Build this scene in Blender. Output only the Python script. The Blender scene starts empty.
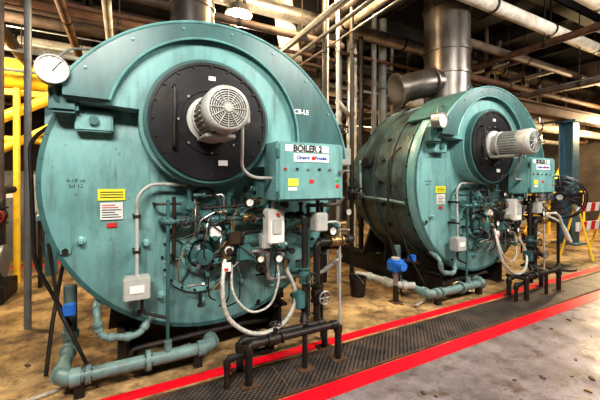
import bpy, bmesh, math, random
from mathutils import Vector, Matrix
random.seed(7)
sc=bpy.context.scene
V=Vector
# ------------------------------------------------------------ materials
def M(name,c,rough=.5,metal=0.,dirt=None,ds=3.,lo=.45,hi=.7,bump=0.,streak=False,emit=0,c2=None,bs=40,spots=None,sp=(.64,.68),ss=14,run=None):
    m=bpy.data.materials.new(name); m.use_nodes=True
    nt=m.node_tree; N=nt.nodes; L=nt.links
    b=N['Principled BSDF']
    b.inputs['Base Color'].default_value=(*c,1); b.inputs['Roughness'].default_value=rough
    b.inputs['Metallic'].default_value=metal
    if emit:
        b.inputs['Emission Color'].default_value=(*c,1); b.inputs['Emission Strength'].default_value=emit
    geo=N.new('ShaderNodeNewGeometry')
    def layer(out,colr,scale,lo_,hi_,map_=None,rg=.78,det=12):
        src=geo.outputs['Position']
        if map_:
            mp=N.new('ShaderNodeMapping'); mp.inputs['Scale'].default_value=map_; L.new(src,mp.inputs['Vector']); src=mp.outputs['Vector']
        n3=N.new('ShaderNodeTexNoise'); n3.inputs['Scale'].default_value=scale; n3.inputs['Detail'].default_value=det; n3.inputs['Roughness'].default_value=rg
        L.new(src,n3.inputs['Vector'])
        r3=N.new('ShaderNodeValToRGB'); r3.color_ramp.elements[0].position=lo_; r3.color_ramp.elements[1].position=hi_
        L.new(n3.outputs['Fac'],r3.inputs['Fac'])
        m3=N.new('ShaderNodeMix'); m3.data_type='RGBA'; L.new(r3.outputs['Color'],m3.inputs['Factor'])
        if isinstance(out,tuple): m3.inputs['A'].default_value=(*out,1)
        else: L.new(out,m3.inputs['A'])
        m3.inputs['B'].default_value=(*colr,1)
        return m3.outputs['Result']
    if dirt is not None:
        out=c
        if c2 is not None: out=layer(out,c2,ds*.45,.35,.65,None,.5,3)
        out=layer(out,dirt,ds,lo,hi,(1.6,1.6,.5) if streak else None,.72,10)
        if run is not None: out=layer(out,run,5,.56,.72,(3.0,3.0,.28),.6,8)
        if spots is not None: out=layer(out,spots,ss,sp[0],sp[1])
        L.new(out,b.inputs['Base Color'])
    if bump:
        n2=N.new('ShaderNodeTexNoise'); n2.inputs['Scale'].default_value=bs; n2.inputs['Detail'].default_value=5
        L.new(geo.outputs['Position'],n2.inputs['Vector'])
        bp=N.new('ShaderNodeBump'); bp.inputs['Strength'].default_value=bump; bp.inputs['Distance'].default_value=.01
        L.new(n2.outputs['Fac'],bp.inputs['Height']); L.new(bp.outputs['Normal'],b.inputs['Normal'])
    return m
teal=M('teal_paint',(.145,.325,.32),.34,0,(.07,.16,.155),2.6,.46,.76,.06,True,c2=(.22,.42,.405),bs=10,spots=(.06,.07,.06),sp=(.61,.67),ss=18,run=(.11,.20,.185))
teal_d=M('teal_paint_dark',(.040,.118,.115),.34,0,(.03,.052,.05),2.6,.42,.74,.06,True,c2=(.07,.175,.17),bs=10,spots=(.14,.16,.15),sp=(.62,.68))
tealp=M('teal_pipe_paint',(.17,.27,.26),.45,0,(.09,.11,.10),6,.42,.7,.1,False,spots=(.12,.08,.05))
shellm=M('shell_weathered',(.058,.105,.102),.32,.3,(.04,.036,.032),3.5,.42,.68,.15,False,c2=(.12,.18,.17),bs=12,spots=(.26,.26,.22),sp=(.58,.67),ss=9,run=(.05,.045,.04))
black=M('black_enamel',(.014,.014,.016),.33,0,(.05,.04,.035),4,.5,.8,.05,spots=(.09,.07,.06))
darkm=M('dark_steel',(.03,.028,.026),.5,.5,(.08,.05,.03),6,.5,.7)
rust=M('rusted_steel',(.15,.075,.042),.7,.2,(.05,.03,.02),7,.4,.65,.2)
brown=M('brown_pipe',(.13,.09,.065),.6,.1,(.05,.035,.03),6,.4,.65)
steel=M('galvanised_steel',(.45,.44,.42),.35,.8,(.2,.18,.16),6,.45,.7)
duct=M('stack_sheet_metal',(.15,.135,.125),.36,.75,(.06,.045,.035),3,.4,.7,.15,True,bs=6)
greyp=M('grey_paint',(.42,.42,.39),.45,0,(.2,.17,.13),8,.5,.75)
dgrey=M('grey_cabinet_paint',(.16,.165,.16),.45,0,(.08,.07,.06),5,.5,.75)
white=M('white_insulation',(.68,.64,.56),.7,0,(.30,.24,.17),4,.44,.70,.1)
whitep=M('white_paint',(.72,.71,.66),.45,0,(.4,.36,.3),8,.55,.8)
hosem=M('braided_hose',(.62,.60,.54),.4,.2,(.35,.32,.27),30,.4,.6)
brass=M('brass',(.40,.27,.12),.4,.8,(.12,.09,.05),12,.45,.7)
yellow=M('safety_yellow',(.92,.60,.04),.5,0,(.40,.24,.03),4,.5,.76)
stick_y=M('yellow_label',(.85,.78,.06),.5)
stick_w=M('paper_white',(.78,.78,.74),.5)
stick_r=M('label_red',(.60,.03,.02),.5)
stick_g=M('label_green',(.02,.35,.08))
stick_b=M('label_blue',(.03,.08,.35),.5)
ink=M('ink_black',(.015,.015,.015),.5)
blue=M('actuator_blue',(.03,.18,.62),.4,0,(.02,.07,.2),8,.5,.75)
bluecol=M('column_blue',(.07,.17,.24),.5,0,(.04,.07,.09),4,.5,.75)
red=M('red_floor_paint',(.80,.006,.022),.35,0,(.34,.012,.018),7,.52,.72,.1,spots=(.12,.04,.03),sp=(.63,.69),ss=10)
redv=M('red_paint',(.42,.03,.02),.45)
glass=M('dial_white',(.78,.77,.71),.2)
wallm=M('dark_wall',(.075,.058,.045),.8,0,(.02,.016,.013),1.3,.4,.7,.2)  # dark brown base with darker noise patches
ceilm=M('dark_ceiling',(.016,.014,.013),.85,0,(.008,.007,.006),2,.4,.7)  # near-black base with darker noise patches
beamm=M('ceiling_steel',(.036,.030,.026),.7,.2,(.016,.013,.012),3,.4,.7)
bulb=M('lamp_glow',(1,.86,.62),.5,emit=150)
key_tube_glow=M('added_tube_glow',(1,.93,.8),.5,emit=9)  # glowing tubes of the added key lights

fl=bpy.data.materials.new('stained_concrete'); fl.use_nodes=True
nt=fl.node_tree;N=nt.nodes;L=nt.links;b=N['Principled BSDF']
g=N.new('ShaderNodeNewGeometry'); sx=N.new('ShaderNodeSeparateXYZ'); L.new(g.outputs['Position'],sx.inputs[0])
mr=N.new('ShaderNodeMapRange'); mr.inputs['From Min'].default_value=1.78; mr.inputs['From Max'].default_value=1.95
L.new(sx.outputs['Y'],mr.inputs['Value'])
def noise(s,d=8,r=.65):
    n=N.new('ShaderNodeTexNoise'); n.inputs['Scale'].default_value=s; n.inputs['Detail'].default_value=d; n.inputs['Roughness'].default_value=r
    L.new(g.outputs['Position'],n.inputs['Vector']); return n
def ramp(n,a,ca,bb,cb):
    r=N.new('ShaderNodeValToRGB'); e=r.color_ramp.elements; e[0].position=a;e[1].position=bb;e[0].color=(*ca,1);e[1].color=(*cb,1)
    L.new(n.outputs['Fac'],r.inputs['Fac']); return r
def mixc(f,a,bc):
    m=N.new('ShaderNodeMix'); m.data_type='RGBA'; L.new(f,m.inputs['Factor'])
    for k,x in (('A',a),('B',bc)):
        if isinstance(x,tuple): m.inputs[k].default_value=(*x,1)
        else: L.new(x,m.inputs[k])
    return m.outputs['Result']
grey=ramp(noise(2.6,10,.72),.38,(.14,.112,.11),.62,(.275,.23,.235))
och=ramp(noise(1.9,10,.74),.38,(.10,.058,.028),.60,(.60,.40,.19))
c_=mixc(mr.outputs[0],grey.outputs[0],och.outputs[0])
st=ramp(noise(5,13,.82),.50,(0,0,0),.62,(1,1,1)); c_=mixc(st.outputs[0],c_,(.10,.066,.045))
s2=ramp(noise(24,6,.7),.60,(0,0,0),.68,(1,1,1)); c_=mixc(s2.outputs[0],c_,(.05,.035,.03))
L.new(c_,b.inputs['Base Color'])
rr=ramp(noise(3),.4,(.25,)*3,.7,(.6,)*3); L.new(rr.outputs[0],b.inputs['Roughness'])
bp=N.new('ShaderNodeBump'); bp.inputs['Strength'].default_value=.25; bp.inputs['Distance'].default_value=.01; L.new(noise(30).outputs['Fac'],bp.inputs['Height']); L.new(bp.outputs[0],b.inputs['Normal'])
dp=bpy.data.materials.new('diamond_plate'); dp.use_nodes=True
nt=dp.node_tree;N=nt.nodes;L=nt.links;b=N['Principled BSDF']
g=N.new('ShaderNodeNewGeometry'); sx=N.new('ShaderNodeSeparateXYZ'); L.new(g.outputs['Position'],sx.inputs[0])
def mth(op,a,bv=None):
    n=N.new('ShaderNodeMath'); n.operation=op
    for i,x in enumerate((a,bv)):
        if x is None: continue
        if isinstance(x,(int,float)): n.inputs[i].default_value=x
        else: L.new(x,n.inputs[i])
    return n.outputs[0]
k=math.pi/.03
s1=mth('SINE',mth('MULTIPLY',mth('ADD',sx.outputs['X'],sx.outputs['Y']),k)); s2=mth('SINE',mth('MULTIPLY',mth('SUBTRACT',sx.outputs['X'],sx.outputs['Y']),k*.7))
ab=mth('ABSOLUTE',mth('MULTIPLY',s1,s2)); th=mth('GREATER_THAN',ab,.42)
nz=N.new('ShaderNodeTexNoise'); nz.inputs['Scale'].default_value=5; nz.inputs['Detail'].default_value=9; L.new(g.outputs['Position'],nz.inputs['Vector'])
fac=mth('MULTIPLY',th,nz.outputs['Fac'])
n4=ramp(nz,.42,(.018,.016,.016),.66,(.07,.045,.032))
L.new(mixc(fac,n4.outputs[0],(.24,.20,.18)),b.inputs['Base Color']); b.inputs['Metallic'].default_value=.3; b.inputs['Roughness'].default_value=.42
bp=N.new('ShaderNodeBump'); bp.inputs['Strength'].default_value=.5; bp.inputs['Distance'].default_value=.004; L.new(ab,bp.inputs['Height']); L.new(bp.outputs[0],b.inputs['Normal'])

# ------------------------------------------------------------ mesh builder
def basis(w):
    w=V(w).normalized(); a=V((0,0,1)) if abs(w.z)<.9 else V((1,0,0))
    u=a.cross(w).normalized(); return u,w.cross(u).normalized(),w
class B:
    def __init__(s): s.v=[];s.f=[];s.m=[];s.mats=[]
    def mi(s,mat):
        if mat not in s.mats: s.mats.append(mat)
        return s.mats.index(mat)
    def add(s,vs,fs,mat):
        o=len(s.v); s.v+= [tuple(x) for x in vs]; s.f+=[[i+o for i in f] for f in fs]; s.m+=[s.mi(mat)]*len(fs)
    def box(s,x0,x1,y0,y1,z0,z1,mat,bev=.0,rot=None):
        bm=bmesh.new(); bmesh.ops.create_cube(bm,size=1)
        c=V(((x0+x1)/2,(y0+y1)/2,(z0+z1)/2)); d=V((abs(x1-x0),abs(y1-y0),abs(z1-z0)))
        bmesh.ops.scale(bm,vec=d,verts=bm.verts)
        if bev: bmesh.ops.bevel(bm,geom=bm.edges[:],offset=min(bev,min(d)*.4),segments=2,affect='EDGES')
        if rot: bmesh.ops.rotate(bm,matrix=Matrix.Rotation(rot[1],3,rot[0]),verts=bm.verts,cent=(0,0,0))
        bm.verts.index_update()
        s.add([v.co+c for v in bm.verts],[[v.index for v in f.verts] for f in bm.faces],mat); bm.free()
    def lathe(s,o,axis,prof,mat,n=32):
        u,v,w=basis(axis); o=V(o); vs=[];fs=[]
        for r,h in prof:
            r=max(r,1e-4)
            for i in range(n):
                a=2*math.pi*i/n; vs.append(o+w*h+u*math.cos(a)*r+v*math.sin(a)*r)
        for j in range(len(prof)-1):
            for i in range(n):
                k=(i+1)%n; fs.append([j*n+i,j*n+k,(j+1)*n+k,(j+1)*n+i])
        fs.append(list(range(n))[::-1]); q=(len(prof)-1)*n; fs.append([q+i for i in range(n)])
        s.add(vs,fs,mat)
    def cyl(s,p,q,r,mat,n=16,r2=None):
        p=V(p);q=V(q); s.lathe(p,q-p,[(r,0),(r if r2 is None else r2,(q-p).length)],mat,n)
    def ring(s,o,axis,ro,ri,h,mat,n=48):
        u,v,w=basis(axis);o=V(o);vs=[];fs=[]
        P=[(ri,0),(ro,0),(ro,h),(ri,h)]
        for r,hh in P:
            for i in range(n):
                a=2*math.pi*i/n; vs.append(o+w*hh+u*math.cos(a)*r+v*math.sin(a)*r)
        for j in range(4):
            for i in range(n):
                k=(i+1)%n;jj=(j+1)%4; fs.append([j*n+i,j*n+k,jj*n+k,jj*n+i])
        s.add(vs,fs,mat)
    def torus(s,o,axis,R,r,mat,n=28,m=8,a0=0,a1=2*math.pi):
        u,v,w=basis(axis); o=V(o)
        pts=[o+u*math.cos(a0+(a1-a0)*i/n)*R+v*math.sin(a0+(a1-a0)*i/n)*R for i in range(n+1)]
        s.sweep(pts,r,mat,m)
    def sweep(s,pts,r,mat,n=10):
        pts=[V(p) for p in pts]; vs=[];fs=[]
        t=(pts[1]-pts[0]).normalized(); u,_,_=basis(t)
        for i,p in enumerate(pts):
            if i==0: tt=(pts[1]-pts[0])
            elif i==len(pts)-1: tt=(pts[-1]-pts[-2])
            else: tt=(pts[i+1]-pts[i]).normalized()+(pts[i]-pts[i-1]).normalized()
            tt=tt.normalized(); u=(u-tt*u.dot(tt)).normalized(); v=tt.cross(u)
            for k in range(n):
                a=2*math.pi*k/n; vs.append(p+u*math.cos(a)*r+v*math.sin(a)*r)
        for i in range(len(pts)-1):
            for k in range(n):
                kk=(k+1)%n; fs.append([i*n+k,i*n+kk,(i+1)*n+kk,(i+1)*n+k])
        fs.append(list(range(n))[::-1]); q=(len(pts)-1)*n; fs.append([q+i for i in range(n)])
        s.add(vs,fs,mat)
    def tube(s,pts,r,mat,fil=.06,n=10,seg=6,coup=None):
        pts=[V(p) for p in pts]; out=[pts[0]]
        for i in range(1,len(pts)-1):
            a,b_,c=pts[i-1],pts[i],pts[i+1]
            d=min(fil,(a-b_).length*.48,(c-b_).length*.48)
            A=b_+(a-b_).normalized()*d; C=b_+(c-b_).normalized()*d
            for k in range(seg+1):
                t=k/seg; out.append(A*(1-t)**2+b_*2*t*(1-t)+C*t*t)
            if coup:
                for P,Q in ((A,(A-b_)),(C,(C-b_))):
                    s.cyl(P-Q.normalized()*coup*.5,P+Q.normalized()*coup*.5,r*1.3,mat,n)
        out.append(pts[-1])
        s.sweep(out,r,mat,n)
    def prism(s,ol,y0,y1,mat):
        n=len(ol); vs=[(x,y0,z) for x,z in ol]+[(x,y1,z) for x,z in ol]
        fs=[list(range(n)),[n+i for i in range(n)][::-1]]+[[i,(i+1)%n,n+(i+1)%n,n+i] for i in range(n)]
        s.add(vs,fs,mat)
    def bolts(s,o,axis,R,n,r,h,mat,a0=0,a1=2*math.pi):
        u,v,w=basis(axis);o=V(o)
        for i in range(n):
            a=a0+(a1-a0)*i/n; p=o+u*math.cos(a)*R+v*math.sin(a)*R
            s.cyl(p,p+w*h,r,mat,6)
    def flange(s,c,axis,r,mat,h=.03):
        w=V(axis).normalized(); c=V(c); s.cyl(c-w*h*.5,c+w*h*.5,r,mat,20); s.bolts(c-w*h*.8,w,r*.78,6,r*.1,h*1.6,darkm)
    def valve(s,c,axis,r,mat,wheel=None,stem=(0,0,1)):
        wheel=wheel or redv
        c=V(c);w=V(axis).normalized();st=V(stem)
        s.lathe(c-w*r*2,w,[(r*1.5,0),(r*1.5,r*.4),(r,r*.5),(r*1.45,r*1.6),(r*1.45,r*2.4),(r,r*3.5),(r*1.5,r*3.6),(r*1.5,r*4)],mat,14)
        s.cyl(c,c+st*r*2.6,r*.65,mat,10); s.cyl(c+st*r*2.4,c+st*r*4,r*.22,steel,8)
        s.torus(c+st*r*3.8,st,r*1.5,r*.22,wheel,16,6)
        u,v,_=basis(st)
        for d in (u,v): s.cyl(c+st*r*3.8-d*r*1.5,c+st*r*3.8+d*r*1.5,r*.14,wheel,6)
    def gauge(s,c,r,ax=(0,-1,0),rim=None,dep=.04):
        rim=rim or darkm
        c=V(c);w=V(ax).normalized()
        s.cyl(c-w*dep,c,r,rim,24); s.ring(c,w,r,r*.9,.012,rim,24); s.cyl(c,c+w*.004,r*.9,glass,24)
        u,v,_=basis(w); s.sweep([c+w*.007-v*r*.15,c+w*.007+(u*.5+v*.6)*r],r*.03,ink,4)
        for i in range(13):
            a=math.radians(-40+i*21.6); d=u*math.cos(a)+v*math.sin(a)
            s.sweep([c+w*.006+d*r*.70,c+w*.006+d*r*.82],r*.018,ink,4)
    def finish(s,name,parent=None,smooth=True):
        me=bpy.data.meshes.new(name)
        lo=V((0,0,0)) if parent is None else V(parent.location)
        me.from_pydata([tuple(V(v)-lo) for v in s.v],[],s.f)
        for mt in s.mats: me.materials.append(mt)
        me.polygons.foreach_set('material_index',s.m)
        bm=bmesh.new(); bm.from_mesh(me); bmesh.ops.recalc_face_normals(bm,faces=bm.faces[:]); bm.to_mesh(me); bm.free()
        if smooth:
            me.polygons.foreach_set('use_smooth',[True]*len(me.polygons)); me.set_sharp_from_angle(angle=math.radians(35))
        ob=bpy.data.objects.new(name,me); sc.collection.objects.link(ob)
        if parent: ob.parent=parent
        return ob
def empty(name,loc):
    e=bpy.data.objects.new(name,None); e.location=loc; e.empty_display_size=.2; sc.collection.objects.link(e); return e
def text(s,name,parent,loc,size,mat,bold=0.0):
    cu=bpy.data.curves.new(name,'FONT'); cu.body=s; cu.size=size; cu.extrude=.0012; cu.align_x='CENTER'; cu.align_y='CENTER'; cu.offset=bold
    cu.materials.append(mat); o=bpy.data.objects.new(name,cu); sc.collection.objects.link(o)
    o.rotation_euler=(math.pi/2,0,0); o.location=V(loc)-V(parent.location); o.parent=parent

# ------------------------------------------------------------ room
X0,X1,Y0,Y1,ZC=-5.,13.,-4.,10.,5.2
def slab(n,a,m):
    b=B(); b.box(*a,m); b.finish(n,smooth=False)
slab('floor',(X0-.2,X1+.2,Y0-.2,Y1+.2,-.2,0),fl)
slab('ceiling',(X0-.2,X1+.2,Y0-.2,Y1+.2,ZC,ZC+.2),ceilm)
slab('wall_back',(X0,X1,Y1,Y1+.2,0,ZC),wallm)
slab('wall_front',(X0,X1,Y0-.2,Y0,0,ZC),wallm)
slab('wall_left',(X0-.2,X0,Y0,Y1,0,ZC),wallm)
slab('wall_right',(X1,X1+.2,Y0,Y1,0,ZC),wallm)
b=B(); b.box(X0,X1,1.79,1.925,0.0,.004,red); b.finish('floor_stripe',smooth=False)
b=B(); b.box(X0,X1,2.375,2.475,0.0,.004,red); b.finish('floor_stripe',smooth=False)
b=B(); b.box(X0,-.2,6.9,7.05,0.0,.004,red); b.finish('floor_stripe',smooth=False)
b=B()
for i in range(12):
    b.box(X0+i*1.5+.004,X0+(i+1)*1.5-.004,1.96,2.31,0,.006,dp)
b.box(X0,X1,1.935,1.958,0,.01,rust); b.box(X0,X1,2.312,2.335,0,.01,rust)
b.finish('trench_cover_plate',smooth=False)
b=B()
for i in range(10):
    x=X0+.8+i*1.8
    b.box(x-.09,x+.09,Y0,Y1,ZC-.36,ZC-.33,beamm); b.box(x-.02,x+.02,Y0,Y1,ZC-.36,ZC,beamm)
for i in range(5):
    y=.8+i*2.3
    b.box(X0,X1,y-.1,y+.1,ZC-.62,ZC-.58,beamm); b.box(X0,X1,y-.02,y+.02,ZC-.6,ZC-.3,beamm)
b.finish('ceiling_joists',smooth=False)

# ------------------------------------------------------------ boiler
def boiler(dx,num):
    cx=.65+dx; cz=1.4
    E=empty('fire_tube_boiler',(cx,3.6,0))
    b=B()
    b.lathe((cx,2.80,cz),(0,1,0),[(1.11,0),(1.11,.92),(1.09,.98),(.88,1.02),(.84,1.04),(.84,1.5),(.7,1.62),(.4,1.68),(0,1.70)],shellm,96)
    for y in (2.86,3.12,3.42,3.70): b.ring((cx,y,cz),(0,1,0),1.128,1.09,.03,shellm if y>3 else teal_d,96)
    b.bolts((cx,2.81,cz),(0,1,0),1.125,36,.012,.06,darkm)
    for a in (150,165,180,195,210):
        a=math.radians(a); p=V((cx+1.1*math.cos(a),3.28,cz+1.1*math.sin(a))); d=V((math.cos(a),0,math.sin(a)))
        b.cyl(p,p+d*.04,.028,darkm,12)
    p=V((cx-1.08,3.55,cz+.25)); b.cyl(p,p+V((-.08,0,.02)),.07,darkm,20)
    b.tube([(cx-1.16,2.84,cz-.25),(cx-1.19,3.1,cz-.22),(cx-1.19,3.6,cz-.2),(cx-1.12,3.7,cz+.3)],.018,tealp,.1,8)
    b.tube([(cx-1.10,2.95,cz+.42),(cx-1.24,3.0,cz+.3),(cx-1.22,3.05,cz-.6),(cx-1.0,3.05,cz-1.1)],.014,darkm,.1,8)
    b.finish('shell',E)
    b=B()
    for sx in (-.62,.62):
        b.box(cx+sx-.07,cx+sx+.07,2.75,4.9,.0,.02,darkm); b.box(cx+sx-.012,cx+sx+.012,2.75,4.9,.02,.28,darkm); b.box(cx+sx-.07,cx+sx+.07,2.75,4.9,.26,.28,darkm)
    for y in (2.95,3.6,4.1):
        R=1.125 if y<3.8 else .85
        ol=[(cx-.75,.26)]+[(cx+R*math.sin(math.radians(t)),cz-R*math.cos(math.radians(t))) for t in range(-40,41,8)]+[(cx+.75,.26)]
        b.prism(ol,y,y+.04,darkm)
    b.finish('skid',E)
    b=B()
    b.lathe((cx,2.81,cz),(0,-1,0),[(1.15,0),(1.15,.09),(1.14,.112),(1.12,.12),(.0,.12)],teal,128)
    b.ring((cx,2.692,cz),(0,-1,0),1.149,1.12,.006,teal_d,128)
    b.bolts((cx,2.70,cz),(0,-1,0),1.133,44,.009,.02,teal_d)
    for a in (205,240,290,325):
        a=math.radians(a); p=V((cx+1.09*math.cos(a),2.66,cz+1.09*math.sin(a)))
        b.cyl(p,p+V((0,.05,0)),.02,darkm,8); b.box(p.x-.03,p.x+.03,2.665,2.69,p.z-.02,p.z+.02,teal,.005)
    b.finish('front_door',E)
    dc=(.569+dx,1.84)
    def arc(c,R,a0,a1,n): return [(c[0]+R*math.cos(math.radians(a0+(a1-a0)*i/n)),c[1]+R*math.sin(math.radians(a0+(a1-a0)*i/n))) for i in range(n+1)]
    b=B()
    ol=arc((cx,cz),1.145,148,6,60)+arc(dc,.475,318,173,40)+[(cx-.971,1.92)]
    b.prism(ol,2.51,2.688,teal)
    ic=(.60+dx,1.75)
    ol=arc((cx,cz+.01),1.165,147,10,60)+[(1.30+dx,1.60)]+arc(ic,.70,-8,165,50)+[(cx-.977,1.935)]
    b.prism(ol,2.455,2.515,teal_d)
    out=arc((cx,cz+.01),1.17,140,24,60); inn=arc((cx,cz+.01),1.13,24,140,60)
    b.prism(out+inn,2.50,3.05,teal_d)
    b.sweep([(x,2.455,z) for x,z in arc((cx,cz+.01),1.16,147,10,60)],.010,teal,6)
    b.sweep([(x,2.455,z) for x,z in arc(ic,.70,-8,165,50)],.008,teal,6)
    for a in (140,122,104,86,68,50,32):
        a=math.radians(a); b.cyl((cx+1.12*math.cos(a),2.455,cz+1.12*math.sin(a)),(cx+1.12*math.cos(a),2.445,cz+1.12*math.sin(a)),.009,teal,6)
    b.torus((cx-.15,2.7,cz+1.20),(0,1,0),.04,.012,teal_d,16,6)
    b.finish('air_casing',E)
    b=B()
    o=(dc[0],2.51,dc[1])
    b.ring(o,(0,-1,0),.45,.41,.075,teal_d,64)
    b.cyl((dc[0],2.51,dc[1]),(dc[0],2.43,dc[1]),.425,black,64)
    b.ring((dc[0],2.43,dc[1]),(0,-1,0),.425,.405,.01,black,64)
    b.bolts((dc[0],2.43,dc[1]),(0,-1,0),.395,20,.009,.012,darkm)
    b.ring((dc[0],2.43,dc[1]),(0,-1,0),.24,.22,.008,black,48)
    b.bolts((dc[0],2.43,dc[1]),(0,-1,0),.23,8,.010,.016,steel)
    b.tube([(dc[0]-.26,2.43,dc[1]+.22),(dc[0]-.26,2.38,dc[1]+.22),(dc[0]-.26,2.38,dc[1]-.2),(dc[0]-.26,2.43,dc[1]-.2)],.010,darkm,.03,8)
    b.box(dc[0]+.05,dc[0]+.12,2.425,2.43,dc[1]-.32,dc[1]-.28,stick_w); b.box(dc[0]-.02,dc[0]+.03,2.425,2.43,dc[1]+.30,dc[1]+.33,stick_w)
    b.finish('fan_plate',E)
    b=B(); mx,mz=dc[0]-.005,dc[1]+.01
    b.lathe((mx,2.43,mz),(0,-1,0),[(.17,0),(.17,.02),(.12,.03),(.12,.07),(.15,.09),(.15,.11),(.125,.12),(.125,.33),(.142,.34),(.146,.37),(.146,.43),(.13,.455),(.12,.46)],greyp,40)
    for i in range(28):
        a=2*math.pi*i/28; c_,s_=math.cos(a),math.sin(a)
        p=V((mx+.133*c_,2.215,mz+.133*s_))
        b.box(p.x-.012,p.x+.012,2.12,2.31,p.z-.003,p.z+.003,greyp,0,('Y',-a))
    for R in (.112,.098,.084,.070,.056,.042): b.torus((mx,1.969,mz),(0,1,0),R,.0032,ink,28,6)
    for i in range(12):
        a=2*math.pi*i/12; b.sweep([(mx+.03*math.cos(a),1.967,mz+.03*math.sin(a)),(mx+.116*math.cos(a),1.967,mz+.116*math.sin(a))],.0035,greyp,5)
    b.cyl((mx,1.97,mz),(mx,1.96,mz),.024,greyp,16)
    b.box(mx+.12,mx+.21,2.16,2.28,mz-.05,mz+.05,greyp,.01)
    b.box(mx-.1,mx+.1,2.14,2.42,mz-.16,mz-.135,greyp,.005)
    b.tube([(mx+.17,2.22,mz-.05),(mx+.17,2.22,mz-.2),(mx+.19,2.3,mz-.36),(mx+.3,2.35,mz-.42),(mx+.5,2.36,mz-.42)],.013,greyp,.1,8)
    b.finish('blower_motor',E)
    b=B(); px=dx+.06; zo=.02
    b.box(.956+px,1.563+px,2.26,2.52,1.23+zo,1.69+zo,teal,.012)
    b.box(.975+px,1.545+px,2.25,2.262,1.245+zo,1.675+zo,teal,.008)
    b.box(1.09+px,1.41+px,2.244,2.252,1.535+zo,1.60+zo,stick_w,.002)
    b.box(1.02+px,1.41+px,2.246,2.252,1.612+zo,1.665+zo,stick_w,.002)
    b.box(1.045+px,1.13+px,2.246,2.252,1.35+zo,1.405+zo,stick_y); b.box(1.045+px,1.12+px,2.246,2.252,1.315+zo,1.34+zo,stick_w)
    b.box(1.23+px,1.27+px,2.246,2.252,1.37+zo,1.40+zo,stick_r)
    b.box(1.48+px,1.51+px,2.246,2.252,1.33+zo,1.36+zo,stick_r); b.box(1.48+px,1.51+px,2.246,2.252,1.38+zo,1.40+zo,stick_g)
    for i in range(5): b.cyl((1.02+px+i*.1,2.25,1.48+zo),(1.02+px+i*.1,2.236,1.48+zo),.010,[redv,darkm,steel,darkm,steel][i],12)
    b.cyl((1.52+px,2.25,1.46+zo),(1.52+px,2.22,1.46+zo),.018,steel,12)
    for zz in (1.30,1.62): b.cyl((.957+px,2.255,zz-.03),(.957+px,2.255,zz+.03),.012,teal_d,8)
    b.finish('control_panel',E)
    text('BOILER %s'%num,'panel_number',E,(1.215+px,2.244,1.638+zo),.065,ink,.0022)
    text('Cleaver    Brooks','panel_nameplate',E,(1.25+px,2.2425,1.568+zo),.038,stick_b,.0015)
    b=B(); b.cyl((1.262+px,2.244,1.566+zo),(1.262+px,2.241,1.566+zo),.016,stick_r,12); b.finish('nameplate_roundel',E)
    text('CB-LE','casing_mark',E,(1.33+dx,2.452,1.99),.055,stick_w,.001)
    text('4-18 ok\nbd 12','chalk_mark',E,(-.28+dx,2.689,1.39),.036,ink,-.0004)
    b=B()
    b.box(-.155+dx,.015+dx,2.680,2.6885,1.27,1.35,stick_y); b.box(-.14+dx,.0+dx,2.678,2.6885,1.135,1.255,stick_w)
    for i in range(6): b.box(-.13+dx,-.01-.02*(i%3)+dx,2.675,2.679,1.15+i*.017,1.155+i*.017,stick_r if i>3 else ink)
    for i in range(3): b.box(-.14+dx,.0+dx,2.677,2.681,1.29+i*.018,1.295+i*.018,ink)
    b.box(-.10+dx,-.04+dx,2.680,2.6885,1.08,1.11,stick_r)
    b.box(-.28+dx,-.06+dx,2.60,2.70,1.74,1.88,teal,.01); b.cyl((-.17+dx,2.60,1.81),(-.17+dx,2.57,1.81),.03,teal_d,16)
    b.finish('labels',E)
    b=B(); x=lambda v:v+dx
    b.box(x(0),x(.17),2.52,2.62,.585,.745,greyp,.01); b.box(x(.005),x(.165),2.51,2.522,.59,.74,greyp,.005); b.box(x(.04),x(.13),2.505,2.511,.64,.69,stick_w)
    b.tube([(x(.63),2.6,1.38),(x(.17),2.6,1.385),(x(.085),2.58,1.30),(x(.085),2.57,.745)],.013,greyp,.09,8)
    b.tube([(x(.12),2.6,.585),(x(.12),2.6,.47),(x(.29),2.6,.40)],.012,darkm,.05,8)
    for zz in (.9,1.15): b.box(x(.06),x(.11),2.56,2.69,zz,zz+.02,darkm)
    bc=(x(.54),2.69,.84)
    b.ring(bc,(0,-1,0),.30,.265,.03,teal,56); b.bolts((bc[0],2.66,bc[2]),(0,-1,0),.283,18,.01,.018,darkm)
    b.cyl((bc[0],2.69,bc[2]),(bc[0],2.665,bc[2]),.15,teal_d,40); b.ring((bc[0],2.665,bc[2]),(0,-1,0),.15,.11,.02,teal,40)
    b.bolts((bc[0],2.645,bc[2]),(0,-1,0),.13,8,.012,.02,steel)
    b.lathe((bc[0],2.665,bc[2]),(0,-1,0),[(.09,0),(.09,.05),(.05,.07),(.05,.14),(.06,.14),(.06,.17),(.03,.18)],teal_d,24)
    for a in range(0,360,45):
        a=math.radians(a+10); b.sweep([(bc[0]+.15*math.cos(a),2.675,bc[2]+.15*math.sin(a)),(bc[0]+.27*math.cos(a),2.675,bc[2]+.27*math.sin(a))],.009,teal_d,6)
    b.tube([(x(.25),2.69,1.11),(x(.25),2.57,1.11),(x(1.22),2.57,1.11),(x(1.22),2.57,.72)],.020,teal_d,.06,12,coup=.04)
    b.tube([(x(.33),2.57,1.29),(x(.33),2.57,.84),(x(.33),2.69,.84)],.014,darkm,.04,8)
    b.tube([(x(.20),2.69,1.24),(x(.20),2.58,1.24),(x(.52),2.58,1.24),(x(.52),2.5,1.20),(x(.95),2.5,1.22)],.010,darkm,.04,8)
    for vx in (.40,.62,.90): b.valve((x(vx),2.57,1.11),(1,0,0),.026,teal_d if vx!=.90 else brass,darkm,(0,-1,0) if vx!=.62 else (0,0,1))
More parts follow.
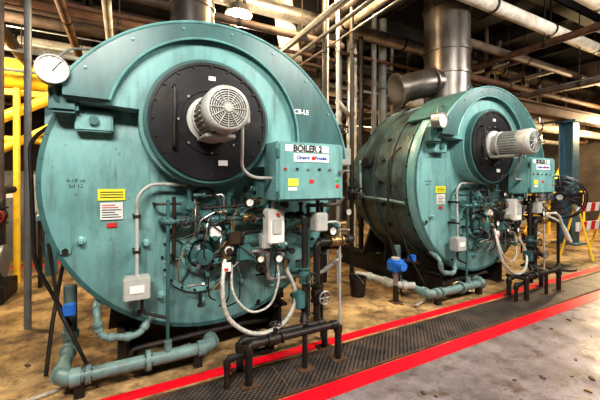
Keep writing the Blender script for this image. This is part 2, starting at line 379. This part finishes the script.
    b.tube([(x(.29),2.58,1.27),(x(.29),2.60,.18)],.013,teal_d,.04,8)
    b.tube([(x(.48),2.57,1.11),(x(.48),2.57,1.30),(x(.70),2.57,1.30),(x(.70),2.57,1.11)],.010,steel,.04,8)
    b.tube([(x(.76),2.57,1.11),(x(.76),2.55,.98),(x(.66),2.5,.90)],.010,brass,.04,8)
    b.tube([(x(.60),2.52,.84),(x(.83),2.52,.84),(x(.83),2.52,1.0),(x(1.0),2.56,1.0)],.018,darkm,.04,10,coup=.03)
    b.tube([(x(.90),2.52,.84),(x(1.05),2.52,.84),(x(1.05),2.52,.60),(x(1.30),2.5,.60)],.018,steel,.04,10,coup=.03)
    b.box(x(.78),x(.90),2.46,2.58,.78,.90,teal_d,.015); b.box(x(.70),x(.80),2.44,2.52,.92,1.02,darkm,.01)
    b.box(x(.98),x(1.07),2.46,2.55,.86,.98,greyp,.01)
    b.box(x(.58),x(.66),2.49,2.56,.98,1.06,stick_w,.01)
    b.gauge((x(.71),2.47,.885),.04); b.gauge((x(.88),2.48,1.24),.035); b.gauge((x(.98),2.5,.78),.03,rim=brass); b.gauge((x(1.12),2.45,.78),.035)
    b.box(x(1.02),x(1.16),2.42,2.56,.90,1.18,whitep,.012); b.box(x(1.05),x(1.13),2.412,2.422,.98,1.10,greyp,.004); b.cyl((x(1.09),2.412,1.14),(x(1.09),2.40,1.14),.012,stick_r,8)
    b.tube([(x(1.09),2.5,1.18),(x(1.09),2.5,1.26)],.016,greyp,.03,8)
    b.tube([(x(.44),2.60,1.28),(x(.52),2.56,1.36),(x(.62),2.56,1.33),(x(.66),2.56,1.20)],.012,ink,.06,8)
    b.cyl((x(.42),2.5,1.22),(x(.92),2.45,.80),.006,darkm,8); b.cyl((x(.36),2.52,.98),(x(.90),2.47,1.20),.006,darkm,8); b.cyl((x(.55),2.5,.55),(x(.86),2.5,.84),.008,steel,8)
    b.lathe((x(.42),2.55,1.22),(0,-1,0),[(.05,0),(.05,.03),(.02,.03),(.02,.06)],teal_d,16); b.lathe((x(1.0),2.55,.70),(0,-1,0),[(.045,0),(.045,.03),(.02,.03),(.02,.1)],darkm,16)
    for (qx,qz) in ((.15,.95),(.25,.55),(.55,.47),(.86,.58),(-.25,1.0),(.98,1.34),(1.45,1.1)):
        b.lathe((x(qx),2.69,qz),(0,-1,0),[(.03,0),(.03,.015),(.018,.02),(.018,.05),(.012,.055)],teal,14)
    rnd=random.Random(int(dx*10)+3)
    for i in range(60):
        qx=x(.40+.85*rnd.random()); qz=.58+.74*rnd.random(); d=rnd.choice([(1,0,0),(0,0,1),(0,-1,0),(0,0,-1)]); ll=.04+.08*rnd.random(); rr_=.008+.011*rnd.random()
        p=V((qx,2.52+.08*rnd.random(),qz)); q=p+V(d)*ll; mt=rnd.choice([teal_d,teal_d,brass,darkm,darkm,steel,teal,ink])
        b.cyl(p,q,rr_,mt,8); b.cyl(q-V(d)*.012,q+V(d)*.008,rr_*1.5,mt,6)
    for i in range(16):
        a0=(.4+.75*rnd.random(),.7+.55*rnd.random()); a1=(a0[0]+rnd.uniform(-.25,.3),a0[1]-rnd.uniform(.1,.4)); mxx=(a0[0]+a1[0])/2+rnd.uniform(-.1,.12)
        b.tube([(x(a0[0]),2.60,a0[1]),(x(a0[0]),2.53,a0[1]+.03),(x(mxx),2.48,a0[1]-.05),(x(mxx),2.48,a1[1]+.06),(x(a1[0]),2.56,a1[1])],.0055,rnd.choice([steel,darkm,ink,brass]),.06,6)
    b.finish('burner_fittings',E)
    b=B()
    b.tube([(x(.69),2.5,.82),(x(.64),2.42,.62),(x(.66),2.38,.40),(x(.86),2.34,.24),(x(1.13),2.36,.26),(x(1.29),2.42,.46),(x(1.20),2.5,.69)],.017,hosem,.16,10,8)
    b.tube([(x(.74),2.5,.76),(x(.72),2.44,.55),(x(.86),2.42,.38),(x(1.05),2.44,.40),(x(1.14),2.47,.62),(x(1.10),2.5,.8)],.010,hosem,.14,8,8)
    b.cyl((x(.69),2.5,.80),(x(.69),2.5,.90),.022,brass,8); b.cyl((x(1.20),2.5,.67),(x(1.20),2.5,.76),.022,brass,8)
    b.box(x(.655),x(.725),2.455,2.465,.72,.79,stick_w,.003); b.box(x(.665),x(.70),2.45,2.456,.73,.75,stick_r)
    b.finish('flexible_hoses',E)
    b=B()
    b.tube([(x(-.36),3.1,.60),(x(-.36),3.1,.13),(x(-.36),2.58,.13),(x(.62),2.58,.13),(x(.62),3.0,.13)],.045,tealp,.09,16,coup=.06)
    b.flange((x(.16),2.58,.13),(1,0,0),.07,tealp); b.flange((x(-.2),2.58,.13),(1,0,0),.06,tealp)
    b.cyl((x(.29),2.58,.13),(x(.29),2.58,.24),.028,tealp,12)
    b.tube([(x(-.16),2.76,.56),(x(-.16),2.62,.50),(x(-.14),2.62,.34),(x(.10),2.62,.30),(x(.2),2.7,.42)],.024,tealp,.07,12,coup=.04)
    b.tube([(x(-.48),3.0,.95),(x(-.40),2.85,.50),(x(-.28),2.78,.25),(x(-.20),2.75,.05)],.012,darkm,.08,8)
    b.tube([(x(-.42),3.2,.75),(x(-.46),3.0,.35),(x(-.48),2.9,.03)],.014,darkm,.08,8)
    b.box(x(-.38),x(-.30),2.84,2.92,.44,.52,blue,.01)
    for lx in (-.25,.5): b.box(x(lx)-.03,x(lx)+.03,2.55,2.61,0,.09,darkm)
    b.tube([(x(.05),2.7,.05),(x(.05),2.7,.18),(x(.9),2.75,.18),(x(1.2),2.9,.10)],.02,darkm,.04,8); b.tube([(x(-.55),2.62,.03),(x(-.1),2.75,.03),(x(.5),2.9,.03)],.012,hosem,.1,8)
    b.finish('feedwater_header',E)
    b=B()
    for yy,zz in ((2.16,.28),(2.36,.22)):
        b.tube([(x(.76),yy,.012),(x(.76),yy,zz),(x(1.50),yy,zz),(x(1.50),yy,.012)],.026,darkm,.04,12,coup=.05)
        for lx in (.76,1.50): b.box(x(lx)-.06,x(lx)+.06,yy-.05,yy+.05,0.006,.012,rust)
    b.tube([(x(.62),2.2,.012),(x(.62),2.2,.20),(x(.95),2.2,.20),(x(.95),2.5,.20)],.02,darkm,.03,10,coup=.04)
    b.cyl((x(1.0),2.16,.28),(x(1.0),2.36,.22),.022,darkm); b.cyl((x(1.3),2.16,.28),(x(1.3),2.36,.22),.022,darkm)
    b.cyl((x(1.2),2.16,.012),(x(1.2),2.16,.28),.02,darkm); b.box(x(1.14),x(1.26),2.11,2.21,0.006,.012,rust)
    b.tube([(x(1.30),2.36,.22),(x(1.34),2.42,.30),(x(1.34),2.42,1.12),(x(1.30),2.5,1.12),(x(1.22),2.57,1.11)],.024,darkm,.05,12,coup=.05)
    b.tube([(x(1.46),2.42,.22),(x(1.46),2.42,.88),(x(1.85),2.42,.88),(x(1.85),3.3,.88)],.028,darkm,.05,12,coup=.05)
    b.tube([(x(1.40),2.46,.25),(x(1.40),2.46,1.22)],.016,teal_d); b.tube([(x(1.56),2.5,.02),(x(1.56),2.5,1.22)],.014,darkm)
    b.valve((x(1.34),2.42,.62),(0,0,1),.032,teal_d,darkm,(0,-1,0)); b.valve((x(1.46),2.42,.45),(0,0,1),.035,darkm,steel,(0,-1,0)); b.valve((x(1.66),2.42,.88),(1,0,0),.032,brass,darkm,(0,0,1))
    b.box(x(1.24),x(1.32),2.36,2.46,.36,.50,teal_d,.01); b.box(x(1.42),x(1.54),2.36,2.5,.98,1.14,greyp,.01)
    b.tube([(x(1.30),2.5,.60),(x(1.55),2.48,.60),(x(1.75),2.5,.70),(x(1.85),2.62,.70)],.018,steel,.06,10,coup=.04)
    b.tube([(x(1.54),2.42,1.05),(x(1.70),2.42,1.05),(x(1.70),2.42,.5),(x(1.70),2.42,.02)],.011,greyp,.06,8)
    b.gauge((x(1.60),2.38,.98),.04); b.tube([(x(1.40),2.44,1.2),(x(1.70),2.44,1.2),(x(1.88),2.62,1.25)],.016,brown,.06,8)
    b.tube([(x(1.30),2.50,1.02),(x(1.82),2.50,1.02)],.02,brass,.05,10); b.flange((x(1.55),2.5,1.02),(1,0,0),.04,darkm)
    for i in range(22):
        qx=x(1.22+.42*rnd.random()); qz=.30+.85*rnd.random(); d=rnd.choice([(1,0,0),(0,0,1),(0,0,1),(0,-1,0)]); ll=.05+.14*rnd.random(); rr_=.009+.013*rnd.random()
        p=V((qx,2.44+.16*rnd.random(),qz)); q=p+V(d)*ll; mt=rnd.choice([teal_d,darkm,darkm,ink,rust,steel]); b.cyl(p,q,rr_,mt,8); b.cyl(q-V(d)*.014,q+V(d)*.01,rr_*1.5,mt,6)
    b.valve((x(.96),2.16,.28),(1,0,0),.028,darkm,darkm)
    b.finish('gas_train',E)
    b=B()
    b.gauge((x(-.37),2.42,2.07),.085,(0.12,-1,-.05),rim=steel,dep=.09)
    b.tube([(x(-.37),2.50,2.0),(x(-.37),2.52,1.90),(x(-.22),2.62,1.86)],.014,teal_d,.05,8)
    b.box(x(-.41),x(-.25),2.52,2.64,1.84,2.02,teal_d,.02)
    b.tube([(x(-.37),2.50,2.15),(x(-.30),2.54,2.25),(x(-.1),2.62,2.30)],.008,steel,.05,6)
    b.finish('pressure_gauge',E)
    return E
boiler(0,'2')
boiler(3.42,'1')

def stack(x,y,r,extra):
    E=empty('exhaust_stack',(x,y,2.4))
    b=B()
    b.lathe((x,y,2.50),(0,0,1),[(r*1.25,0),(r*1.25,.04),(r,.05),(r,ZC-2.52)],duct,48)
    for z in (3.0,3.35,4.0,4.6): b.ring((x,y,z),(0,0,1),r*1.05,r*.98,.04,duct,48)
    b.finish('riser',E)
    if extra:
        b=B()
        b.tube([(x,y,2.92),(x-.45,y+.0,2.86),(x-.88,y+.15,2.72)],.20,duct,.3,32)
        b.ring((x-.85,y+.14,2.73),(-.94,.33,-.3),.245,.18,.05,duct,40)
        b.cyl((x-.87,y+.15,2.725),(x-.90,y+.16,2.715),.22,darkm,32)
        b.torus((x-.40,y,2.88),(1,0,.1),.207,.014,duct,32,6)
        b.finish('side_duct',E)
stack(.70,3.9,.24,False)
stack(4.38,3.40,.33,True)

# ------------------------------------------------------------ pipework overhead (one system)
PW=empty('overhead_pipework',(4,5,4))
def run(name,pts,r,mat,coup=None,fil=.2,hang=True):
    b=B(); b.tube(pts,r,mat,fil,14 if r>.04 else 8,coup=coup)
    p=V(pts[0]); q=V(pts[-1])
    if abs(p.z-q.z)<.05 and hang:
        L_=(q-p).length; n=int(L_/1.6); w=(q-p).normalized()
        for i in range(1,n):
            c=p+(q-p)*i/n; b.ring(c-w*.02,w,r*1.12,r*.95,.04,darkm,16); b.cyl(c+V((0,0,r)),(c.x,c.y,ZC-.64),.008,darkm,6)
    b.finish(name,PW)
run('insulated_pipe',[(1.5,2.92,3.98),(12.9,2.92,3.98)],.10,white)
run('insulated_pipe_b',[(4.9,2.45,4.35),(12.9,2.45,4.35)],.13,white)
run('brown_pipe',[(4.9,3.55,3.75),(12.9,3.55,3.75)],.07,brown)
run('rust_pipe',[(4.9,3.9,3.35),(12.9,3.9,3.35)],.06,rust)
run('steel_pipe',[(-4.9,4.75,4.1),(12.9,4.75,4.1)],.12,steel)
run('brown_pipe_b',[(-4.9,5.3,3.45),(12.9,5.3,3.45)],.07,brown)
run('rust_pipe_b',[(-4.9,5.9,3.9),(12.9,5.9,3.9)],.09,rust)
run('grey_pipe',[(-4.9,6.8,3.3),(12.9,6.8,3.3)],.08,greyp)
run('white_pipe',[(-4.9,7.6,3.9),(12.9,7.6,3.9)],.13,white)
run('rust_pipe_c',[(-4.9,8.4,3.1),(12.9,8.4,3.1)],.07,rust)
run('white_pipe_b',[(5.2,4.4,2.75),(12.9,4.4,2.75)],.10,white)
run('white_pipe_d',[(5.2,5.0,3.15),(12.9,5.0,3.15)],.16,white)
run('dark_duct',[(4.9,6.0,3.55),(12.9,6.0,3.55)],.28,duct)
run('steel_pipe_b',[(2.3,.5,3.55),(2.3,9.8,3.55)],.05,steel)
run('duct_pipe',[(2.75,1.0,3.85),(2.75,9.8,3.85)],.09,duct)
run('white_pipe_e',[(3.3,1.0,4.05),(3.3,9.8,4.05)],.08,white)
run('rust_pipe_d',[(6.2,1.2,3.7),(6.2,9.8,3.7)],.06,rust)
run('brown_pipe_c',[(7.4,1.2,3.2),(7.4,9.8,3.2)],.05,brown)
run('grey_pipe_b',[(9.0,1.2,3.6),(9.0,9.8,3.6)],.09,greyp)
run('rust_pipe_e',[(-.6,3.2,3.35),(-.6,9.8,3.35)],.05,rust)
run('brown_pipe_d',[(-1.2,3.6,3.1),(-1.2,9.8,3.1)],.07,brown)
run('white_pipe_c',[(-.15,3.5,3.25),(-.15,9.8,3.25)],.045,white)
run('rust_pipe_f',[(-2.0,4.2,3.5),(3.0,4.2,3.5)],.055,brown)
run('air_duct',[(2.25,4.9,4.7),(2.45,5.0,3.75),(2.9,5.6,3.6),(2.9,7.2,3.6)],.17,white,fil=.3)
b=B(); R_=random.Random(11)
for i in range(7):
    b.tube([(2.0+.09*i,1.0,3.3+.06*(i%3)),(2.0+.09*i,7,3.3+.06*(i%3)),(2.0+.09*i,9.8,3.0)],.014,[steel,greyp,darkm][i%3],.2,6)
for i in range(20):
    y=4.5+.26*i; z=2.8+1.3*R_.random()
    b.tube([(-4.8,y,z),(3.2+i*.1,y,z),(3.2+i*.1,y+.3,z+.3),(12.5,y+.3,z+.3)],.014+.03*R_.random(),[rust,steel,brown,greyp,darkm,dgrey][i%6],.2,8)
for i in range(12):
    x=5.4+i*.5; z=2.8+1.2*R_.random()
    b.tube([(x,3.9,z),(x,9.5,z)],.018+.02*R_.random(),[rust,steel,brown,white][i%4],.2,6)
for i in range(12):
    x=4.9+R_.random()*6; y=4+R_.random()*3; z=2.3+R_.random()
    b.tube([(x,y,4.6),(x,y,z),(x+.6+R_.random(),y,z),(x+1.6,y+.1,4.4)],.03+.03*R_.random(),[rust,brown,greyp,white,steel][i%5],.15,10,coup=.05)
b.finish('conduits',PW)
b=B()
for i,(x,y,r,m) in enumerate([(3.45,4.9,.035,dgrey),(3.62,4.85,.05,steel),(3.95,5.1,.03,white),(3.78,4.72,.045,darkm),(4.15,4.8,.05,dgrey),(4.45,4.9,.08,dgrey),(2.60,3.75,.025,greyp),(2.74,3.62,.03,darkm),(2.48,3.9,.035,darkm),(3.3,5.4,.06,brown),(3.1,5.8,.05,dgrey),(2.66,4.1,.02,white),(3.2,6.8,.09,darkm)]):
    b.tube([(x,y,0),(x,y,ZC-.65)],r,m,.1,12)
    for z in (.6,1.4,2.3,3.2): b.cyl((x,y,z),(x,y,z+.05),r*1.3,m,12)
b.tube([(2.48,3.9,1.9),(3.45,4.9,1.9)],.025,greyp); b.tube([(2.48,3.9,1.2),(3.45,4.9,1.2)],.03,rust); b.tube([(2.6,3.75,2.5),(3.62,4.85,2.6)],.04,white)
b.tube([(2.60,3.75,.75),(2.74,3.62,.75)],.02,steel); b.tube([(2.60,3.75,1.55),(2.74,3.62,1.55)],.02,steel)
b.valve((2.74,3.62,1.25),(0,0,1),.045,darkm,darkm,(0,-1,0)); b.valve((2.48,3.9,1.5),(0,0,1),.05,brass,darkm,(0,-1,0)); b.valve((2.6,3.75,2.1),(0,0,1),.04,darkm,darkm,(0,-1,0))
b.box(2.52,2.68,3.55,3.66,1.62,1.85,greyp,.01); b.gauge((2.66,3.58,1.0),.05)
b.finish('service_risers',PW)
b=B(); b.tube([(-1.05,3.6,0),(-1.05,3.6,1.2),(-1.05,4.2,1.2),(-1.05,4.2,4.5)],.03,brown,.1); b.tube([(-.80,4.0,0),(-.80,4.0,4.5)],.03,dgrey)
b.finish('left_risers',PW)
# lamps
def lamp(x,y,z,en,col=(1,.78,.5),s=1.0):
    E=empty('high_bay_lamp',(x,y,z)); b=B()
    b.lathe((x,y,z),(0,0,1),[(.17*s,0),(.175*s,.01),(.12*s,.12),(.05,.18),(.04,.26),(.0,.27)],steel,24)
    b.cyl((x,y,z+.26),(x,y,ZC-.65),.012,darkm,8)
    b.finish('shade',E)
    b=B(); b.lathe((x,y,z-.10),(0,0,1),[(.01,0),(.06*s,.02),(.085*s,.06),(.05,.11)],bulb,16); b.finish('bulb',E)
    l=bpy.data.lights.new('lamp_light','POINT'); l.energy=en; l.color=col; l.shadow_soft_size=.12
    o=bpy.data.objects.new('lamp_light',l); o.location=(0,0,-.24); o.parent=E; sc.collection.objects.link(o)
lamp(1.42,4.45,3.72,210,s=1.1)
lamp(-1.9,5.0,3.4,330,(1,.82,.55))
lamp(3.6,7.8,3.0,90)
lamp(8.4,6.3,2.9,260,(1,.76,.44))
lamp(10.8,3.4,3.0,470,(1,.74,.42))
lamp(2.30,3.50,4.2,210,(1,.70,.38))
def key_fixture(x,y,z,en,col=(1,.96,.89),L_=1.6,tgt=None):  # added key light in a tube-fixture body, out of view, aimed at boilers
    E=empty('added_key_fixture',(x,y,z)); b=B()
    b.box(x-L_/2,x+L_/2,y-.15,y+.15,z,z+.08,whitep,.01)
    for d in (-.07,.07): b.cyl((x-L_/2+.04,y+d,z-.02),(x+L_/2-.04,y+d,z-.02),.018,key_tube_glow,10)
    for d in (-.6,.6): b.cyl((x+d,y,z+.08),(x+d,y,ZC-.65),.008,darkm,6)
    b.finish('housing',E)
    l=bpy.data.lights.new('added_key_light','AREA'); l.shape='RECTANGLE'; l.size=L_; l.size_y=.4; l.energy=en; l.color=col
    o=bpy.data.objects.new('added_key_light',l); o.location=(0,0,-.06); o.parent=E; sc.collection.objects.link(o)
    if tgt:
        d=V(tgt)-V((x,y,z)); o.rotation_euler=d.to_track_quat('-Z','Y').to_euler()
key_fixture(-.6,-.2,3.6,215,tgt=(.3,2.7,1.1))
key_fixture(2.9,-.2,3.9,190,tgt=(2.6,2.4,.6))
key_fixture(6.2,.2,3.9,190,tgt=(5.0,3,.7))

# ------------------------------------------------------------ loose objects
b=B(); c=(2.55,3.25,0)
b.lathe(c,(0,0,1),[(.085,0),(.105,.22),(.11,.22),(.11,.232),(.098,.232),(.08,.03)],darkm,28)
b.torus((c[0],c[1],.18),(1,0,.6),.115,.005,steel,20,6,0,math.pi); b.finish('bucket')
b=B(); X,Y=2.80,2.86
b.tube([(X-.1,Y+.6,.2),(X,Y+.3,.2),(X,Y,.2),(X+.18,Y-.12,.2)],.04,greyp,.12,14,coup=.05)
b.cyl((X,Y,0),(X,Y,.2),.03,darkm); b.box(X-.06,X+.06,Y-.06,Y+.06,0,.012,rust)
b.cyl((X,Y,.2),(X,Y,.36),.03,steel); b.box(X-.08,X+.08,Y-.08,Y+.08,.36,.50,blue,.02); b.cyl((X,Y-.08,.44),(X,Y-.13,.44),.05,blue,20); b.cyl((X,Y,.5),(X,Y,.52),.05,greyp,20)
b.box(X+.02,X+.07,Y-.084,Y-.08,.38,.42,stick_w)
b.finish('motorised_valve')
E=empty('pedestal_fan',(6.25,2.75,0)); b=B(); fx,fy,fz=6.25,2.75,1.15
b.lathe((fx,fy,0),(0,0,1),[(.24,0),(.24,.03),(.06,.05),(.03,.08)],black,28); b.cyl((fx,fy,.05),(fx,fy,1.0),.022,black); b.finish('stand',E)
ax=V((-.75,-.55,.05)).normalized(); c=V((fx,fy,fz)); u,v,w=basis(ax)
b=B()
b.cyl(c-w*.16,c+w*.02,.075,black,20); b.cyl(c-w*.1,V((fx,fy,.98)),.02,black)
for dd in (0,.12):
    for R in (.34,.26,.17,.08): b.torus(c+w*dd,w,R,.006 if R<.3 else .012,black,36,6)
for i in range(24):
    a=2*math.pi*i/24; d=u*math.cos(a)+v*math.sin(a); b.sweep([c+d*.06+w*.13,c+d*.2+w*.135,c+d*.34+w*.06,c+d*.2-w*.01,c+d*.07-w*.01],.0035,black,4)
b.finish('guard',E)
b=B(); b.cyl(c+w*.02,c+w*.09,.045,greyp,16)
for i in range(4):
    a=math.pi/2*i; d=u*math.cos(a)+v*math.sin(a); e=w.cross(d)
    ps=[c+d*.04-e*.04+w*.03,c+d*.29-e*.15+w*.03,c+d*.30+e*.09+w*.08,c+d*.04+e*.04+w*.07]
    b.add(ps+[p+w*.004 for p in ps],[[0,1,2,3],[7,6,5,4],[0,1,5,4],[1,2,6,5],[2,3,7,6],[3,0,4,7]],black)
b.finish('blades',E)
b=B()
b.tube([(5.12,2.42,.95),(5.35,2.35,.98),(5.45,2.3,.6),(5.75,2.35,.50),(6.0,2.6,.8),(5.9,2.9,.9),(5.38,3.0,.9)],.018,hosem,.18,8,8)
b.finish('rubber_hose')
b=B(); x,y=9.0,3.75
b.box(x-.14,x+.14,y-.14,y-.11,0,2.75,bluecol); b.box(x-.14,x+.14,y+.11,y+.14,0,2.75,bluecol); b.box(x-.015,x+.015,y-.11,y+.11,0,2.75,bluecol); b.box(x-.25,x+.25,y-.25,y+.25,0,.03,bluecol); b.box(x-.2,x+.2,y-.2,y+.2,2.75,2.8,bluecol)
b.box(6.2,X1,y-.1,y+.1,2.8,2.83,rust); b.box(6.2,X1,y-.012,y+.012,2.83,3.02,rust); b.box(6.2,X1,y-.1,y+.1,3.02,3.05,rust)
b.finish('steel_column',smooth=False)
b=B()
for x in (8.2,9.2,10.2,11.2,12.2):
    b.cyl((x,4.7,0),(x,4.7,1.1),.03,yellow)
for z in (.55,1.1): b.cyl((8.2,4.7,z),(12.2,4.7,z),.03,yellow)
b.cyl((9.6,5.6,0),(11.6,5.6,1.9),.05,yellow); b.cyl((9.6,5.0,0),(11.6,5.0,1.9),.05,yellow)
for i in range(7): b.box(9.7+i*.28,9.95+i*.28,5.0,5.6,.1+i*.27,.13+i*.27,rust)
b.finish('yellow_stair_railing')
# red/white striped barrier boards
b=B(); bx,by=7.35,2.95
for sx in (0,1.2):
    b.cyl((bx+sx,by-.25,0),(bx+sx,by,1.05),.02,yellow,8); b.cyl((bx+sx,by+.25,0),(bx+sx,by,1.05),.02,yellow,8)
for zz in (.50,.85):
    for i in range(8):
        x_=bx-.1+i*.175; b.add([(x_,by-.05,zz),(x_+.175,by-.05,zz),(x_+.175+.06*(i<7),by-.05,zz+.16),(x_+.06*(i>0),by-.05,zz+.16),(x_,by-.03,zz),(x_+.175,by-.03,zz),(x_+.175+.06*(i<7),by-.03,zz+.16),(x_+.06*(i>0),by-.03,zz+.16)],[[0,1,2,3],[7,6,5,4],[0,1,5,4],[1,2,6,5],[2,3,7,6],[3,0,4,7]],stick_r if i%2 else stick_w)
b.finish('barricade',smooth=False)
def cabinet(x,y,w,d,h,m,z0=0):
    b=B(); b.box(x,x+w,y,y+d,z0,h,m,.015); b.box(x+.03,x+w-.03,y-.015,y,z0+.08,h-.08,m,.01); b.cyl((x+w-.08,y-.02,h*.5),(x+w-.08,y-.05,h*.5),.02,steel,10); b.box(x+w*.3,x+w*.6,y-.018,y-.014,h*.7,h*.8,stick_w); b.finish('electrical_cabinet')
cabinet(7.4,8.9,1.0,.5,2.0,greyp); cabinet(8.6,8.9,.8,.5,2.2,teal_d); cabinet(-2.1,7.6,.8,.5,1.6,dgrey); cabinet(-1.2,7.6,.7,.5,1.9,dgrey); cabinet(10.4,8.6,1.0,.5,2.1,greyp); cabinet(11.8,5.9,.9,.5,1.9,greyp); cabinet(2.6,8.9,.9,.5,2.0,dgrey)
b=B(); b.lathe((-3.3,8.0,.3),(0,0,1),[(.0,0),(.4,.05),(.55,.2),(.55,1.6),(.4,1.75),(0,1.8)],rust,32)
for a in (0,2.1,4.2): b.cyl((-3.3+.45*math.cos(a),8+.45*math.sin(a),0),(-3.3+.45*math.cos(a),8+.45*math.sin(a),.5),.04,darkm)
b.tube([(-3.3,8,2.05),(-3.3,8,2.6),(-3.3,8.8,2.6)],.06,rust); b.finish('storage_tank')
b=B()
b.lathe((-4.9,6.15,2.95),(1,0,0),[(.22,0),(.22,4.2),(.17,4.3),(0,4.34)],yellow,24)
b.box(-4.9,-.65,5.96,6.02,2.62,2.70,yellow)
for x in (-.95,-2.9): b.box(x-.07,x+.07,6.08,6.22,0,2.76,bluecol)
b.cyl((-2.3,6.0,1.8),(-.85,6.0,2.68),.075,yellow); b.cyl((-2.3,6.0,1.35),(-.85,6.0,2.25),.06,yellow)
b.cyl((-4.9,6.05,2.0),(-.85,6.05,2.0),.05,yellow); b.cyl((-1.30,5.9,0),(-1.30,5.9,2.7),.04,yellow); b.finish('yellow_gantry')
b=B()
b.box(-1.9,-1.2,4.9,5.5,0,.2,darkm,.01); b.lathe((-1.85,5.2,.45),(1,0,0),[(.16,0),(.18,.02),(.18,.32),(.1,.34),(.05,.36),(.05,.45),(.2,.46),(.2,.6),(.1,.62)],dgrey,28)
b.tube([(-1.3,5.2,.5),(-1.3,5.2,1.3),(-1.3,5.7,1.3)],.05,darkm,.1); b.tube([(-1.75,5.2,.6),(-1.75,5.2,2.5)],.03,greyp); b.valve((-1.3,5.2,1.0),(0,0,1),.05,darkm,redv,(0,-1,0)); b.box(-1.1,-.85,5.4,5.55,1.0,1.5,greyp,.01); b.cyl((-.97,5.5,0),(-.97,5.5,1.0),.025,darkm); b.finish('feedwater_pump')

b=B(); R_=random.Random(5)
for i in range(70):
    x=R_.uniform(-1,7); y=R_.choice([R_.uniform(.9,1.75),R_.uniform(2.55,3.2),R_.uniform(1.0,1.7)]); s_=R_.uniform(.007,.022); a=R_.random()*3
    b.box(x-s_,x+s_,y-s_*.6,y+s_*.6,.0,.004+s_*.3,R_.choice([rust,brown,brass,darkm]),.001,('Z',a))
b.finish('floor_debris')

w=bpy.data.worlds.new('w'); sc.world=w; w.use_nodes=True; w.node_tree.nodes['Background'].inputs[0].default_value=(.5,.4,.3,1); w.node_tree.nodes['Background'].inputs[1].default_value=.3
cam=bpy.data.cameras.new('camera'); co=bpy.data.objects.new('camera',cam); sc.collection.objects.link(co)
cam.sensor_width=36; cam.lens=36*330/600; cam.shift_y=-.03; cam.clip_start=.05
co.location=(0,0,1.4); co.rotation_euler=(math.pi/2,0,-math.radians(28.21)); sc.camera=co
try:
    sc.view_settings.view_transform='Standard'
    sc.view_settings.look='Medium High Contrast'
except Exception as e: print('LOOK',e)
